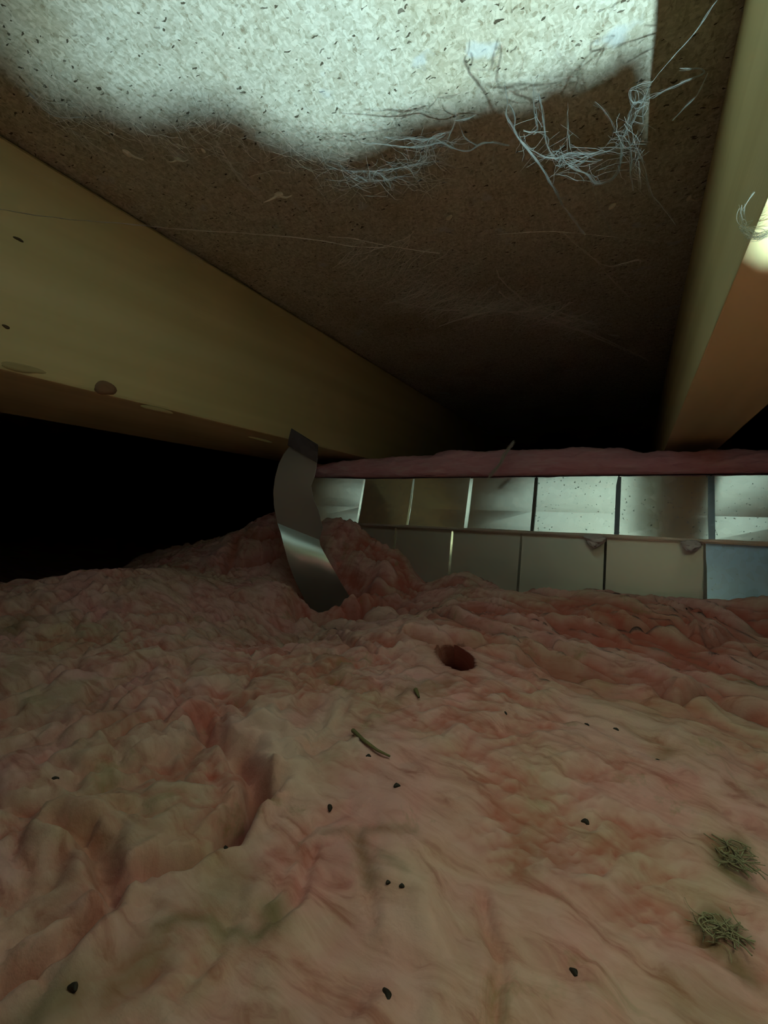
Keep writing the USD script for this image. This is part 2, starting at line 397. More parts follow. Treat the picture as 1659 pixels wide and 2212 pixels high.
def fl(sx, sy, o, seed, rot):
    X, Y = GX + .35 * wx, GY + .35 * wy
    return meshkit.fbm(np.stack([(X * math.cos(rot) + Y * math.sin(rot)) / sx + 17.3, (-X * math.sin(rot) + Y * math.cos(rot)) / sy + 9.1, 0 * X + .5], -1), o, seed) - 0.5


# torn, cottony patches: stacked little flaps where the batt was pulled about
patch = np.clip((meshkit.fbm(P2 / .045 + 3.3, 2, 91) - .42) * 6, 0, 1)
patch = np.maximum(patch, np.exp(-(np.hypot((GX + .175) / .075, (GY - .145) / .06)) ** 2))
flap = np.abs(2 * (fw(.034, .011, 4, 61, .6) + .5) - 1)
flap2 = np.abs(2 * (fw(.020, .0048, 4, 62, -.35) + .5) - 1)
patch = patch * (1 - .75 * np.clip((GY - .23) / .10, 0, 1) * np.clip((GX + .36) / .12, 0, 1))
Z += patch * ((flap - .22) * .0075 + (flap2 - .22) * .0030)
Z += (1 - patch) * fw(.016, .012, 3, 63) * .0025
# long layered folds near the duct, softer lumps towards the camera
lay = np.clip((GY - .23) / .10, 0, 1) * np.clip((GX + .36) / .12, 0, 1)
ridge = 1 - np.abs(2 * (fl(.150, .017, 4, 3, -.16) + .5) - 1)
Z -= lay * (ridge ** 6 - .10) * .012
ridge2 = 1 - np.abs(2 * (fl(.075, .0065, 3, 33, -.20) + .5) - 1)
Z -= lay * (ridge2 ** 4 - .15) * .0048
loft = np.clip((.26 - GY) / .12, 0, 1)
rid3 = 1 - np.abs(2 * (fw(.026, .022, 4, 4) + .5) - 1)
leftish = np.clip((-.08 - GX) / .1, 0, 1)
Z -= (0.2 + 0.8 * leftish) * np.clip(rid3 - .70, 0, 1) ** 2 * .075 * (1 - .5 * lay)
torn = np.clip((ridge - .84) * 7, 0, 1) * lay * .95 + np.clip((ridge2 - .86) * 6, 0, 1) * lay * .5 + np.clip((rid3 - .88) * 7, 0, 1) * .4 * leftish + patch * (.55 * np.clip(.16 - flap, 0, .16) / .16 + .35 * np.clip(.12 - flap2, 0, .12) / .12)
stain = np.zeros_like(Z); pale = patch * .55 * np.clip((flap - .30) / .25, 0, 1) + .25 * np.clip((flap2 - .4) * 3, 0, 1) * (.4 + .6 * patch)
field0 = lambda q: coarse(q)


def polyline(pts):
    out = []
    for (x0, y0), (x1, y1) in zip(pts[:-1], pts[1:]):
        n = max(2, int(math.hypot(x1 - x0, y1 - y0) / 25))
        out += [(x0 + (x1 - x0) * k / n, y0 + (y1 - y0) * k / n) for k in range(n)]
    return [hit(x, y, field0) for x, y in out + [pts[-1]]]


def near(pts, reach):
    """distance from every grid point to a polyline on the surface"""
    p = np.array([q[:2] for q in pts])
    d = np.full(Z.shape, 9.0)
    i0, i1 = np.searchsorted(gx, (p[:, 0].min() - reach, p[:, 0].max() + reach)); j0, j1 = np.searchsorted(gy, (p[:, 1].min() - reach, p[:, 1].max() + reach))
    X, Y = GX[i0:i1, j0:j1] + .4 * wx[i0:i1, j0:j1] - .4 * wx[i0:i1, j0:j1].mean(), GY[i0:i1, j0:j1] + .4 * wy[i0:i1, j0:j1] - .4 * wy[i0:i1, j0:j1].mean()
    best = np.full(X.shape, 9.0)
    for a, b in zip(p[:-1], p[1:]):
        ab = b - a; t = np.clip(((X - a[0]) * ab[0] + (Y - a[1]) * ab[1]) / max(ab @ ab, 1e-12), 0, 1)
        best = np.minimum(best, np.hypot(X - a[0] - t * ab[0], Y - a[1] - t * ab[1]))
    d[i0:i1, j0:j1] = best
    return d


CREASES = [  # pixels along the crease, half width, depth, how torn
    ([(830, 1290), (930, 1310), (1080, 1345), (1180, 1360)], .0050, .010, .9),
    ([(880, 1355), (960, 1375), (1060, 1370), (1190, 1400), (1300, 1440)], .0040, .008, .8),
    ([(1150, 1415), (1290, 1440), (1400, 1470), (1440, 1500)], .0065, .012, 1.0),
    ([(1460, 1510), (1540, 1495), (1659, 1550)], .0060, .011, 1.0),
    ([(1540, 1360), (1600, 1370), (1659, 1410)], .006, .008, .9),
    ([(1180, 1455), (1260, 1480)], .003, .006, .3),
    ([(1290, 1310), (1400, 1325), (1480, 1335)], .0035, .005, .8),
    ([(1410, 1275), (1480, 1295), (1540, 1300)], .003, .004, .3),
    ([(740, 1285), (800, 1270), (860, 1280)], .006, .010, .9),
    ([(655, 1300), (715, 1312), (790, 1285)], .011, .026, .5),
    ([(560, 1305), (640, 1330), (760, 1330)], .004, .004, .2),
    ([(505, 1500), (560, 1500)], .0022, .004, .8),
    ([(415, 1530), (440, 1560), (540, 1630), (560, 1700), (500, 1760)], .0042, .007, .8),
    ([(345, 1560), (410, 1540)], .0025, .004, .5),
    ([(545, 1690), (505, 1750), (483, 1800)], .0052, .016, .6),
    ([(600, 1690), (560, 1730)], .0035, .006, .7),
    ([(110, 1770), (180, 1800), (240, 1900), (230, 1950), (120, 2030), (0, 2100)], .0032, .005, .5),
    ([(240, 1900), (320, 1860), (430, 1840)], .003, .005, .5),
    ([(1040, 1950), (1075, 2080), (1050, 2212)], .0020, .0022, .35),
    ([(680, 1840), (650, 1940), (600, 1990)], .002, .0025, .2),
    ([(760, 1810), (780, 1900), (800, 2010)], .0016, .0015, .1),
    ([(650, 1390), (720, 1370), (790, 1385)], .0028, .005, .6),
    ([(450, 1290), (560, 1290), (640, 1320)], .004, .004, .1),
    ([(470, 1215), (560, 1205), (600, 1190)], .008, .008, .8),
    ([(480, 1150), (560, 1160), (600, 1150)], .006, .006, .8),
]
for pts, w, dep, tn in CREASES:
    q = polyline(pts); d = near(q, .06)
    dep, w = (dep * 2.3, w * .85) if pts[0][0] > 800 and pts[0][1] < 1600 else (dep * 1.3, w * .9)
    g = np.exp(-(d / w) ** 2)
    Z -= dep * g
    lip = np.exp(-((d - 1.9 * w) / (1.1 * w)) ** 2)
    Z += min(.30 * dep, .0022) * lip
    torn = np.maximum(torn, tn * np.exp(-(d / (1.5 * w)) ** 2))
for pts, w, a in (([(660, 1330), (760, 1345), (830, 1310), (930, 1300)], .010, .5), ([(560, 1540), (600, 1600), (640, 1690)], .010, .8), ([(640, 1580), (700, 1560), (740, 1500)], .008, .6), ([(500, 1600), (560, 1560)], .006, .5), ([(300, 1600), (400, 1580)], .01, .4), ([(860, 1900), (900, 1990)], .008, .5)):
    d = near(polyline(pts), .08)
    pale = np.maximum(pale, a * np.exp(-(d / w) ** 2)); Z += .004 * np.exp(-(d / w) ** 2)
for pts, w, a in (([(590, 1975), (600, 1990)], .0048, .75), ([(555, 2025), (600, 2010)], .0025, .7), ([(330, 2010), (420, 1990), (540, 2020)], .0022, .6), ([(260, 2130), (330, 2060)], .006, .45), ([(520, 1900), (470, 1960)], .008, .30),
                  ([(770, 1820), (790, 1920)], .0028, .5), ([(810, 1860), (860, 1915)], .0016, .4), ([(150, 2150), (60, 2200)], .008, .6), ([(20, 1350), (70, 1310)], .008, .6), ([(240, 1530), (120, 1500)], .010, .25),
                  ([(1150, 1850), (1250, 1870)], .012, .18), ([(1605, 1830), (1560, 1850), (1575, 1880), (1610, 1905)], .0035, .75), ([(1530, 2005), (1575, 1995), (1600, 2020)], .004, .8), ([(1540, 2030), (1580, 2060), (1620, 2090)], .004, .7), ([(760, 1470), (700, 1400)], .012, .2), ([(1410, 1640), (1430, 1630)], .003, .4), ([(880, 1490), (980, 1470)], .006, .35), ([(1500, 2170), (1600, 2190)], .008, .3), ([(700, 1805), (900, 1815)], .0018, .4)):
    stain = np.maximum(stain, a * np.exp(-(near(polyline(pts), .05) / w) ** 2))
# the mouse hole
HOLE = 1
for px, py, dd, rad, dep in ((685, 1285, .497, .020, .045), (760, 1275, .487, .017, .034), (830, 1270, .475, .012, .020)):
    c = atd(np.array(px), np.array(py), dd)
    g = np.exp(-((GX - c[0]) ** 2 + (GY - c[1]) ** 2) / rad ** 2)
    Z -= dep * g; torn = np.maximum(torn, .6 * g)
# the hollow the torch stands in: its rim is what cuts the beam off
rimpts = [(-150, 150), (0, 90), (60, 150), (160, 205), (250, 240), (330, 245), (400, 215), (480, 228), (560, 250), (640, 305), (710, 340), (790, 325), (860, 275), (930, 235), (1000, 215), (1080, 222), (1160, 195), (1260, 150), (1390, 112)]
rp = onz(np.array([p[0] for p in rimpts]), np.array([p[1] for p in rimpts]), HD)
rp = np.vstack([rp, onz(np.array([1635.0, 1652.0]), np.array([560.0, 565.0]), HB)])
dv = rp - LAMP
th = np.arctan2(dv[:, 1], dv[:, 0]); el = dv[:, 2] / np.hypot(dv[:, 0], dv[:, 1])
th = np.where(th < -math.pi / 2, th + 2 * math.pi, th)
th = np.r_[th, math.radians(100.4), math.radians(99.2), math.radians(-90), math.radians(-45), math.radians(20), math.radians(215), math.radians(240), math.radians(269.9)]
el = np.r_[el, 1.26, 1.10, 2.6, 2.2, 1.6, 1.15, 1.9, 2.6]
o = np.argsort(th); th, el = th[o], el[o]
rr_, ta = np.hypot(GX - LAMP[0], GY - LAMP[1]), np.arctan2(GY - LAMP[1], GX - LAMP[0])
ta = np.where(ta < -math.pi / 2, ta + 2 * math.pi, ta)
E = np.interp(ta, th, el) * 1.04
RIM = .034
zr = LAMP[2] + E * np.where(rr_ < RIM, rr_ * (rr_ / RIM) ** 1.5, RIM - (rr_ - RIM) * 1.5)
zr = np.where(rr_ < RIM, LAMP[2] - .030 + (E * RIM + .030) * (rr_ / RIM) ** 2.2, zr)
zr += (meshkit.fbm(P2 / .006, 3, 55) - .5) * .0010
inner = rr_ < RIM
Z = np.where(inner, zr, np.maximum(Z, zr))
Z = np.clip(Z, -ZE + .03, HB - .02)
# beneath the duct the batt is pressed down
under = np.clip((GY - .474) / .02, 0, 1) * np.clip((GX + .425) / .03, 0, 1)
Z = Z * (1 - under) + under * np.minimum(Z, -.135)

nx, ny = GX.shape
top = np.stack([GX, GY, Z], -1).reshape(-1, 3)
# the mouse hole: a tunnel sinking away from its mouth
hsurf = RegularGridInterpolator((gx, gy), Z, bounds_error=False, fill_value=-.12)
hc, ha, hb = (hit(x, y, hsurf) for x, y in ((982, 1418), (1012, 1443), (1000, 1396)))
tdir = hc / np.linalg.norm(hc) + (.10, 0, -.42); tdir /= np.linalg.norm(tdir)
e1 = np.cross(tdir, (0, 0, 1)); e1 /= np.linalg.norm(e1); e2 = np.cross(e1, tdir)
rel = top - hc
smooth_in = np.exp(-((rel[:, 0] ** 2 + rel[:, 1] ** 2) / .022 ** 2) ** 2)        # trampled smooth round the mouth
flat_z = coarse(top[:, :2]); flat_z += (hc - np.array([0, 0, coarse(hc[None, :2])[0]]))[2]
top[:, 2] += .75 * smooth_in * (flat_z - top[:, 2])
rel = top - hc
lu, lv, lw = rel @ e1, rel @ e2, rel @ tdir
cs, sn = math.cos(-.75), math.sin(-.75)
dh = np.hypot((lu * cs + lv * sn) / .0128, (-lu * sn + lv * cs) / .0078)
dh = dh + (np.abs(lw) > .03) * 9 + .10 * (meshkit.fbm(top / .004, 2, 77) - .5)
top += tdir * (.150 * np.clip((1.10 - dh) / .40, 0, 1))[:, None]
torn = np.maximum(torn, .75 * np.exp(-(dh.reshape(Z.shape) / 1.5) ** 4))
idx = np.arange(nx * ny).reshape(nx, ny)
a, b, c, d = idx[:-1, :-1].ravel(), idx[1:, :-1].ravel(), idx[1:, 1:].ravel(), idx[:-1, 1:].ravel()
faces = [np.c_[a, b, c], np.c_[a, c, d]]
loop = np.r_[idx[:, 0], idx[-1, 1:], idx[::-1, -1][1:], idx[0, ::-1][1:-1]]
skirt = top[loop].copy(); skirt[:, 2] = -ZE
n0 = len(top); k = len(loop); i = np.arange(k); j = (i + 1) % k
faces += [np.c_[loop[i], n0 + i, n0 + j], np.c_[loop[i], n0 + j, loop[j]]]
pv = lambda q: np.r_[np.clip(q, 0, 1).ravel(), np.zeros(k)]
single('insulation_batt', (np.vstack([top, skirt]), np.vstack(faces)), 'fibreglass', 'lumpy pink fibreglass insulation covering the lower half, with a mouse hole', 'insulation',
       primvars={'torn': pv(torn), 'stain': pv(stain), 'pale': pv(pale)})
surf = RegularGridInterpolator((gx, gy), Z, bounds_error=False, fill_value=-.12)

# ------------------------------------------------------------------ sheet metal duct across the joists
YD = 0.500
up_seams = [-.40, -.322, -.2475, -.1715, -.0965, -.0150, .0620, .1380, .2140, .29, .366]
zt = ony(np.array([690.0, 1000, 1300, 1659]), np.array([1036.0, 1032, 1029, 1025]), YD + .018)
zb = ony(np.array([700.0, 1000, 1300, 1659]), np.array([1127.0, 1141, 1155, 1172]), YD)
ZT = float(np.mean(zt[:, 2])); ZB = float(np.mean(zb[:, 2]))
tops = np.polyfit(zt[:, 0], zt[:, 2], 1); bots = np.polyfit(zb[:, 0], zb[:, 2], 1)
TZ = lambda x: float(np.polyval(tops, x)); BZ = lambda x: float(np.polyval(bots, x))
du = Thing('air_duct', (0, YD + .15, -.14), 'shiny galvanised sheet metal duct of folded panels running behind the strap', 'air duct')
du.part('casing', box(-.415, .42, YD + .030, YD + .28, -.135, min(TZ(-.4), TZ(.4)) - .002), 'galvanised_dull')
for k_ in range(len(up_seams) - 1):
    x0, x1 = up_seams[k_] + .0006, up_seams[k_ + 1] - .0006
    t1 = .0165 + rng.uniform(-.0012, .0012); mid = .36
    zm0, zm1 = BZ(x0) + mid * (TZ(x0) - BZ(x0)), BZ(x1) + mid * (TZ(x1) - BZ(x1))
    ym = YD + mid * t1 + .0009 + rng.uniform(-.0003, .0003)
    y0 = -.034 if k_ == 0 else 0.
    tw = rng.uniform(-.0006, .0006)
    g = 'galvanised_dusty' if k_ >= 4 else 'galvanised'
    lower = slab([(x0, YD + y0, BZ(x0)), (x1, YD, BZ(x1)), (x1, ym + tw, zm1), (x0, ym - tw + y0, zm0)], .0008, (0, -.96, .28))
    upper = slab([(x0, ym - tw + y0, zm0), (x1, ym + tw, zm1), (x1, YD + t1 + tw, TZ(x1)), (x0, YD + t1 - tw + y0, TZ(x0))], .0008, (0, -.96, .28))
    du.part('upper_panel', cat_([lower, upper]), g)
    # standing seam strip over the joint
    if k_:
        w = (.0009, .0009, .0016, .0018, .0022, .0024, .0018, .0018, .0018)[k_ - 1]
        xs = up_seams[k_]
        sg = 1 if k_ < 4 else -1
        s = slab([(xs - w, YD - .0012 - .0006 * sg, BZ(xs)), (xs + w, YD - .0012 + .0006 * sg, BZ(xs)), (xs + w, YD + t1 - .0012 + .0006 * sg, TZ(xs) - .001), (xs - w, YD + t1 - .0012 - .0006 * sg, TZ(xs) - .001)], .0016, (0, -.96, .28))
        du.part('seam_strip', s, 'galvanised' if k_ < 4 else 'dark_metal')
low_seams = [-.405, -.335, -.265, -.1885, -.108, -.0245, .0575, .134, .21, .286, .36]
YL = YD + .004
for k_ in range(len(low_seams) - 1):
    x0, x1 = low_seams[k_] + .0005, low_seams[k_ + 1] - .0005
    g = 'galvanised_blue' if k_ >= 6 else 'galvanised_dull'
    t = .031 if k_ == 6 else .016 + rng.uniform(-.003, .003)
    du.part('lower_panel', slab([(x0, YL - t, -.133), (x1, YL - t + .001, -.133), (x1, YL, BZ(x1) + .002), (x0, YL, BZ(x0) + .002)], .0008, (0, -.99, .1)), g)
    if k_:
        xs = low_seams[k_]; w = .0011
        du.part('seam_strip', slab([(xs - w, YL - t - .0048, -.133), (xs + w, YL - t - .0038, -.133), (xs + w, YL - .0004, BZ(xs) - .003), (xs - w, YL - .0014, BZ(xs) - .003)], .0016, (0, -.99, .1)), 'galvanised' if k_ != 6 else 'galvanised_dull')
# folded lip between the two rows
for nm, dy, dz0, dz1, g in (('folded_lip', -.0028, -.0020, .0006, 'galvanised_dull'), ('hem', -.0006, -.0034, -.0022, 'galvanised_dull')):
    xs = np.linspace(-.403, .40, 60); wob = (meshkit.fbm(np.c_[xs * 40, xs * 0, xs * 0], 3, 5) - .5) * .0014
    v, f = [], []
    for x, w in zip(xs, wob):
        v += [(x, YD + dy, BZ(x) + dz0), (x, YD + dy, BZ(x) + dz1 + w), (x, YD + .006, BZ(x) + dz1 + w), (x, YD + .006, BZ(x) + dz0)]
    for q in range(len(xs) - 1):
        for e in range(4):
            a_, b_ = q * 4 + e, q * 4 + (e + 1) % 4
            f += [(a_, b_, b_ + 4), (a_, b_ + 4, a_ + 4)]
    f += [(0, 3, 2), (0, 2, 1)]; e = (len(xs) - 1) * 4; f += [(e, e + 1, e + 2), (e, e + 2, e + 3)]
    m = trimesh.Trimesh(np.array(v), np.array(f), process=False); m.fix_normals()
    du.part(nm, m, g)

# ------------------------------------------------------------------ insulation blanket on the duct
tp = [(640, 1004), (690, 1001), (780, 990), (860, 985), (930, 980), (966, 968), (1010, 974), (1070, 970), (1120, 970), (1250, 965), (1340, 967), (1400, 976), (1440, 971), (1659, 969), (1800, 966)]
tpw = ony(np.array([p[0] for p in tp], float), np.array([p[1] for p in tp], float), YD + .012)
xs = np.arange(-.47, .42, .002)
ztop = np.interp(xs, tpw[:, 0], tpw[:, 2])
prof = []
nu = 26
vv = []
for x, z1 in zip(xs, ztop):
    z0 = TZ(x) + .0012
    z1 = min(z1, HB - .0012)
    h = (z1 - z0) / 2
    ring = [(YD + .012 + (h * .55) * (1 - math.cos(t)), z0 + h * (1 - math.cos(t * 1.0)) if False else 0) for t in (0,)]
    pts = []
    for s in np.linspace(0, 1, 14):               # bulged front from bottom to top
        pts.append((YD + .0135 - .006 * math.sin(math.pi * s) ** .6 + .006 * s ** 3, z0 + (z1 - z0) * s))
    for s in np.linspace(.08, 1, 12):              # top running back
        pts.append((YD + .0195 + s * .30, z1 - .004 * s))
    pts.append((YD + .3195, z0))
    vv.append([(x, y, z) for y, z in pts])
vv = np.array(vv)
nse = meshkit.fbm(vv / np.array([.012, .012, .004]), 4, 71) - .5
nse2 = meshkit.fbm(vv / np.array([.03, .02, .012]), 3, 72) - .5
front = np.clip((YD + .06 - vv[..., 1]) / .05, 0, 1)
vv[..., 1] -= front * (nse * .0050 + nse2 * .004)
edge = front * np.clip((vv[..., 2] - vv[:, :1, 2]) / .008, 0, 1)
vv[..., 2] += edge * (nse * .0062 + nse2 * .0030)
vv[..., 2] = np.clip(vv[..., 2], vv[:, :1, 2], HB - .0005)
nxs, nr = vv.shape[:2]
ff = []
for q in range(nxs - 1):
    for e in range(nr):
        a_, b_ = q * nr + e, q * nr + (e + 1) % nr
        ff += [(a_, a_ + nr, b_ + nr), (a_, b_ + nr, b_)]
m = trimesh.Trimesh(vv.reshape(-1, 3), np.array(ff), process=False)
single('insulation_blanket', m, 'magenta_fibreglass', 'thin magenta strip of insulation lying on top of the metal duct', 'insulation')

# ------------------------------------------------------------------ curled hanger strap
SP = [  # left x,y, right x,y, distance left, distance right
    (627, 962, 686, 990, .470, .470), (613, 980, 683, 1012, .472, .473), (602, 1002, 679, 1030, .4745, .476), (594, 1032, 672, 1050, .478, .479), (590, 1062, 677, 1078, .482, .4835), (592, 1095, 688, 1102, .4875, .489),
    (598, 1124, 697, 1140, .4935, .496), (599, 1130, 690, 1166, .4945, .500), (606, 1150, 692, 1178, .4895, .497), (613, 1178, 699, 1192, .4855, .494), (622, 1212, 716, 1222, .4845, .492), (634, 1246, 738, 1262, .490, .496), (655, 1290, 762, 1300, .503, .507), (675, 1335, 780, 1340, .516, .518), (690, 1380, 795, 1385, .527, .529)]


def ribbon(rows, thick):
    A = np.array([atd(np.array(r[0]), np.array(r[1]), r[4]) for r in rows]); B = np.array([atd(np.array(r[2]), np.array(r[3]), r[5]) for r in rows])
    n = len(rows); nw = 5
    G = np.array([[A[q] + (B[q] - A[q]) * s for s in np.linspace(0, 1, nw)] for q in range(n)])
    t = np.gradient(G, axis=0); w = np.gradient(G, axis=1)
    N = np.cross(w, t); N /= np.linalg.norm(N, axis=-1, keepdims=True)
    if (N[n // 2, 2] @ G[n // 2, 2]) > 0: N = -N
    V = np.concatenate([G, G - N * thick], 0).reshape(-1, 3)
    f = []
    o_ = n * nw
    for q in range(n - 1):
        for e in range(nw - 1):
            p = q * nw + e
            f += [(p, p + nw, p + nw + 1), (p, p + nw + 1, p + 1), (o_ + p, o_ + p + nw + 1, o_ + p + nw), (o_ + p, o_ + p + 1, o_ + p + nw + 1)]
        for e in (0, nw - 1):
            p = q * nw + e
            f += [(p, p + nw, o_ + p + nw), (p, o_ + p + nw, o_ + p)]
    for q in (0, n - 1):
        for e in range(nw - 1):
            p = q * nw + e
            f += [(p, p + 1, o_ + p + 1), (p, o_ + p + 1, o_ + p)]
    m = trimesh.Trimesh(V, np.array(f), process=False); m.fix_normals()
    return m


def dense(rows, k):
    rows = np.array(rows, float); s = np.linspace(0, len(rows) - 1, k)
    return [tuple(np.interp(q, np.arange(len(rows)), rows[:, c]) for c in range(6)) for q in s]


st = Thing('hanger_strap', atd(np.array(700), np.array(1310), .515), 'curled grey metal strap hanging from the left joist into the insulation', 'metal strap')
st.part('band', cat_([ribbon(SP[:8], .0009), ribbon(SP[7:], .0009)]), 'strap_metal', smooth=25)
st.part('nailing_tab', ribbon([(629, 926, 686, 962, .455, .456), (624, 945, 686, 976, .461, .462), (621, 962, 684, 1000, .4685, .469)], .0011), 'dark_metal', label='dark bent tab at the upper end')

# ------------------------------------------------------------------ the torch, sunk in the insulation outside the view
to = Thing('torch', LAMP - AXIS * .10, 'small black torch leaning in a hollow of the insulation, shining up at the deck', 'torch')
def turned(profile):
    m = trimesh.creation.revolve(profile, sections=32); m.apply_transform(trimesh.geometry.align_vectors((0, 0, 1), AXIS)); m.apply_translation(LAMP)
    return m
HOOD, HR = .0105, .0084
to.part('body', turned([(0, -.085), (.0078, -.085), (.0085, -.083), (.0085, -.020), (0, -.020)]), 'torch_body', smooth=40)
to.part('head', turned([(.0, -.020), (.0085, -.020), (.0118, -.010), (.0118, HOOD - .001), (.0112, HOOD), (HR, HOOD), (.0040, -.0010), (0, -.0010)]), 'torch_body', smooth=40)

# ------------------------------------------------------------------ cobwebs
def tube(pts, r0, r1=None, sides=4):
    pts = np.asarray(pts, float); n = len(pts)
    r1 = r0 if r1 is None else r1
    rad = np.linspace(r0, r1, n) if np.ndim(r0) == 0 else np.asarray(r0)
    t = np.gradient(pts, axis=0); t /= np.maximum(np.linalg.norm(t, axis=1, keepdims=True), 1e-12)
    ref = np.array([.3, .2, .93]); u = np.cross(t, ref); u /= np.maximum(np.linalg.norm(u, axis=1, keepdims=True), 1e-9)
    w = np.cross(t, u)
    a = np.arange(sides) * 2 * math.pi / sides
    v = (pts[:, None] + rad[:, None, None] * (np.cos(a)[None, :, None] * u[:, None] + np.sin(a)[None, :, None] * w[:, None])).reshape(-1, 3)
    q, e = np.meshgrid(np.arange(n - 1), np.arange(sides), indexing='ij')
    A = (q * sides + e).ravel(); B = (q * sides + (e + 1) % sides).ravel()
    f = np.vstack([np.c_[A, B, B + sides], np.c_[A, B + sides, A + sides]])
    return v, f


NODES = []
def strand(px_pts, z, r, wob=.0006, fuzz=0, spread=.0012, thick=1.0):
    """strands along a pixel path, hung at height z (number or per point) under the deck; fuzz = finer threads clinging to it"""
    r = r * .36 * thick
    p = np.array(px_pts, float); zz = z(p[:, 1]) if callable(z) else np.broadcast_to(np.asarray(z, float), (len(p),))
    P = onz(p[:, 0], p[:, 1], zz)
    s = np.r_[0, np.cumsum(np.linalg.norm(np.diff(P, axis=0), axis=1))]
    n = max(6, int(s[-1] / .0015))
    q = np.linspace(0, s[-1], n)
    C = np.stack([np.interp(q, s, P[:, c]) for c in range(3)], 1)
    for _ in range(2): C[1:-1] = (C[:-2] + C[1:-1] * 2 + C[2:]) / 4
    NODES.extend(C[::2])
    out = []
    for k in range(1 + int(fuzz * 1.5)):
        sd = int(rng.integers(9999))
        wf = lambda sc, o: np.stack([meshkit.fbm(np.c_[q / sc + c * 9.7, q * 0, q * 0 + .5], 3, sd + 13 * c + o) - .5 for c in range(3)], 1)
        if k == 0:
            a, b, D = 0, n, wf(.006, 0) * wob * 1.6
        else:
            a = int(rng.integers(0, max(1, n // 2))); b = int(min(n, a + max(5, rng.uniform(.25, 1.0) * n)))
            D = wf(.012, 0) * spread * rng.uniform(.6, 3.2) + wf(.003, 5) * .0006
        if b - a < 5: continue
        rr = (r if k == 0 else r * rng.uniform(.18, .6)) * (0.5 + 1.0 * meshkit.noise(np.c_[q / .003, q * 0, q * 0 + k], sd))
        out.append(tube((C + D)[a:b], rr[a:b], sides=3))
    return out


def links(n, reach, r, sag=.25):
    """short threads that tie neighbouring strands of a web together"""
    N = np.array(NODES); out = []
    for _ in range(n * 6):
        if len(out) >= n: break
        i, j = rng.integers(0, len(N), 2); dd = np.linalg.norm(N[i] - N[j])
        if not (.0015 < dd < reach): continue
        t = np.linspace(0, 1, 9)[:, None]; sd = int(rng.integers(9999))
        C = N[i] + (N[j] - N[i]) * t + rng.normal(0, 1, 3) * (1, 1, .5) * dd * sag * t * (1 - t) * 2
        C += np.stack([meshkit.fbm(np.c_[t[:, 0] * dd / .004, t[:, 0] * 0, t[:, 0] * 0 + .5], 2, sd + c) - .5 for c in range(3)], 1) * .0012
        out.append(tube(C, r * rng.uniform(.5, 1.5), sides=3))
        if rng.random() < .5: N = np.vstack([N, C[2:-2:2]])
    NODES.clear()
    return out


def wisps(n, region, z, length, r, direction=None, spread=.6):
    """fine loose threads scattered over a pixel region (polygon spine with half width)"""
    spine, half = region
    sp = np.array(spine, float); out = []
    seg = np.r_[0, np.cumsum(np.hypot(*np.diff(sp, axis=0).T))]
    for _ in range(n):
        s = rng.uniform(0, seg[-1]); c = np.array([np.interp(s, seg, sp[:, 0]), np.interp(s, seg, sp[:, 1])]) + rng.normal(0, half, 2) * (.3, 1)
        zz = (float(z(c[1])) if callable(z) else z) + rng.uniform(-.010, .010); zz = min(zz, HD - .001)
        P = onz(c[0], c[1], zz)
        a = rng.uniform(0, 2 * math.pi) if direction is None else direction + rng.normal(0, spread)
        ln = rng.uniform(.4, 1.3) * length; m_ = max(5, int(ln / .0025))
        t = np.linspace(-.5, .5, m_) * ln
        cv = rng.normal(0, 12)
        pts = np.stack([P[0] + t * math.cos(a) - cv * t * t * math.sin(a), P[1] + t * math.sin(a) + cv * t * t * math.cos(a), P[2] + rng.normal(0, .2) * t], 1)
        j = np.stack([meshkit.fbm(np.c_[t / .005 + 50, t * 0, t * 0 + .5], 2, int(rng.integers(9999))) - .5 for _ in range(3)], 1)
        pts += j * .003
        pts[:, 2] = np.minimum(pts[:, 2], HD - .0005)
        if pts[:, 0].min() < -.352 or pts[:, 0].max() > .024: continue
        out.append(tube(pts, r * rng.uniform(.5, 1.3), sides=3))
    return out


h2 = lambda pts: [(830 + x / 2, y / 2) for x, y in pts]
c1 = lambda pts: [(1040 + x * .3731, 60 + y * .3731) for x, y in pts]
c3 = lambda pts: [(580 + x * .3134, 180 + y * .3134) for x, y in pts]
c6 = lambda pts: [(1000 + x * .3014, 500 + y * .3014) for x, y in pts]
WM = 'web'
ZW = lambda py: np.interp(py, [150, 200, 300, 400, 450, 520], [.168, .160, .138, .118, .108, .102])
w = []
w += strand(c1([(135, 330), (155, 440), (135, 500), (180, 570), (215, 640), (270, 710), (330, 780), (390, 880), (440, 970), (470, 1030)]), ZW, .00042, fuzz=14, spread=.0010)
w += strand(c1([(470, 1030), (530, 1110), (600, 1200)]), ZW, .00032, fuzz=8)
w += strand(c1([(160, 440), (185, 480), (200, 530), (190, 590)]), ZW, .00035, fuzz=5)
w += strand(c1([(300, 330), (300, 430), (315, 540), (330, 590), (310, 615), (240, 600)]), ZW, .00028, fuzz=7)
w += strand(c1([(335, 380), (350, 470), (365, 590), (380, 690), (430, 760)]), ZW, .00028, fuzz=8)
w += strand(c1([(220, 650), (300, 715), (370, 755), (450, 760), (480, 735), (560, 725), (660, 735), (760, 710), (810, 660)]), ZW, .00022, fuzz=8)
w += strand(c1([(810, 660), (840, 590), (860, 500), (880, 440)]), ZW, .00030, fuzz=10, spread=.0016)
w += strand(c1([(985, 315), (850, 355), (875, 450), (950, 405), (935, 480), (935, 550)]), ZW, .00028, fuzz=6, spread=.0008)
w += strand(c1([(985, 315), (910, 480), (840, 620)]), ZW, .00020, fuzz=6)
w += strand(c1([(950, 420), (1050, 370), (1160, 315), (1250, 280), (1310, 265), (1280, 230), (1210, 240), (1150, 235)]), ZW, .00030, fuzz=9, spread=.0010)
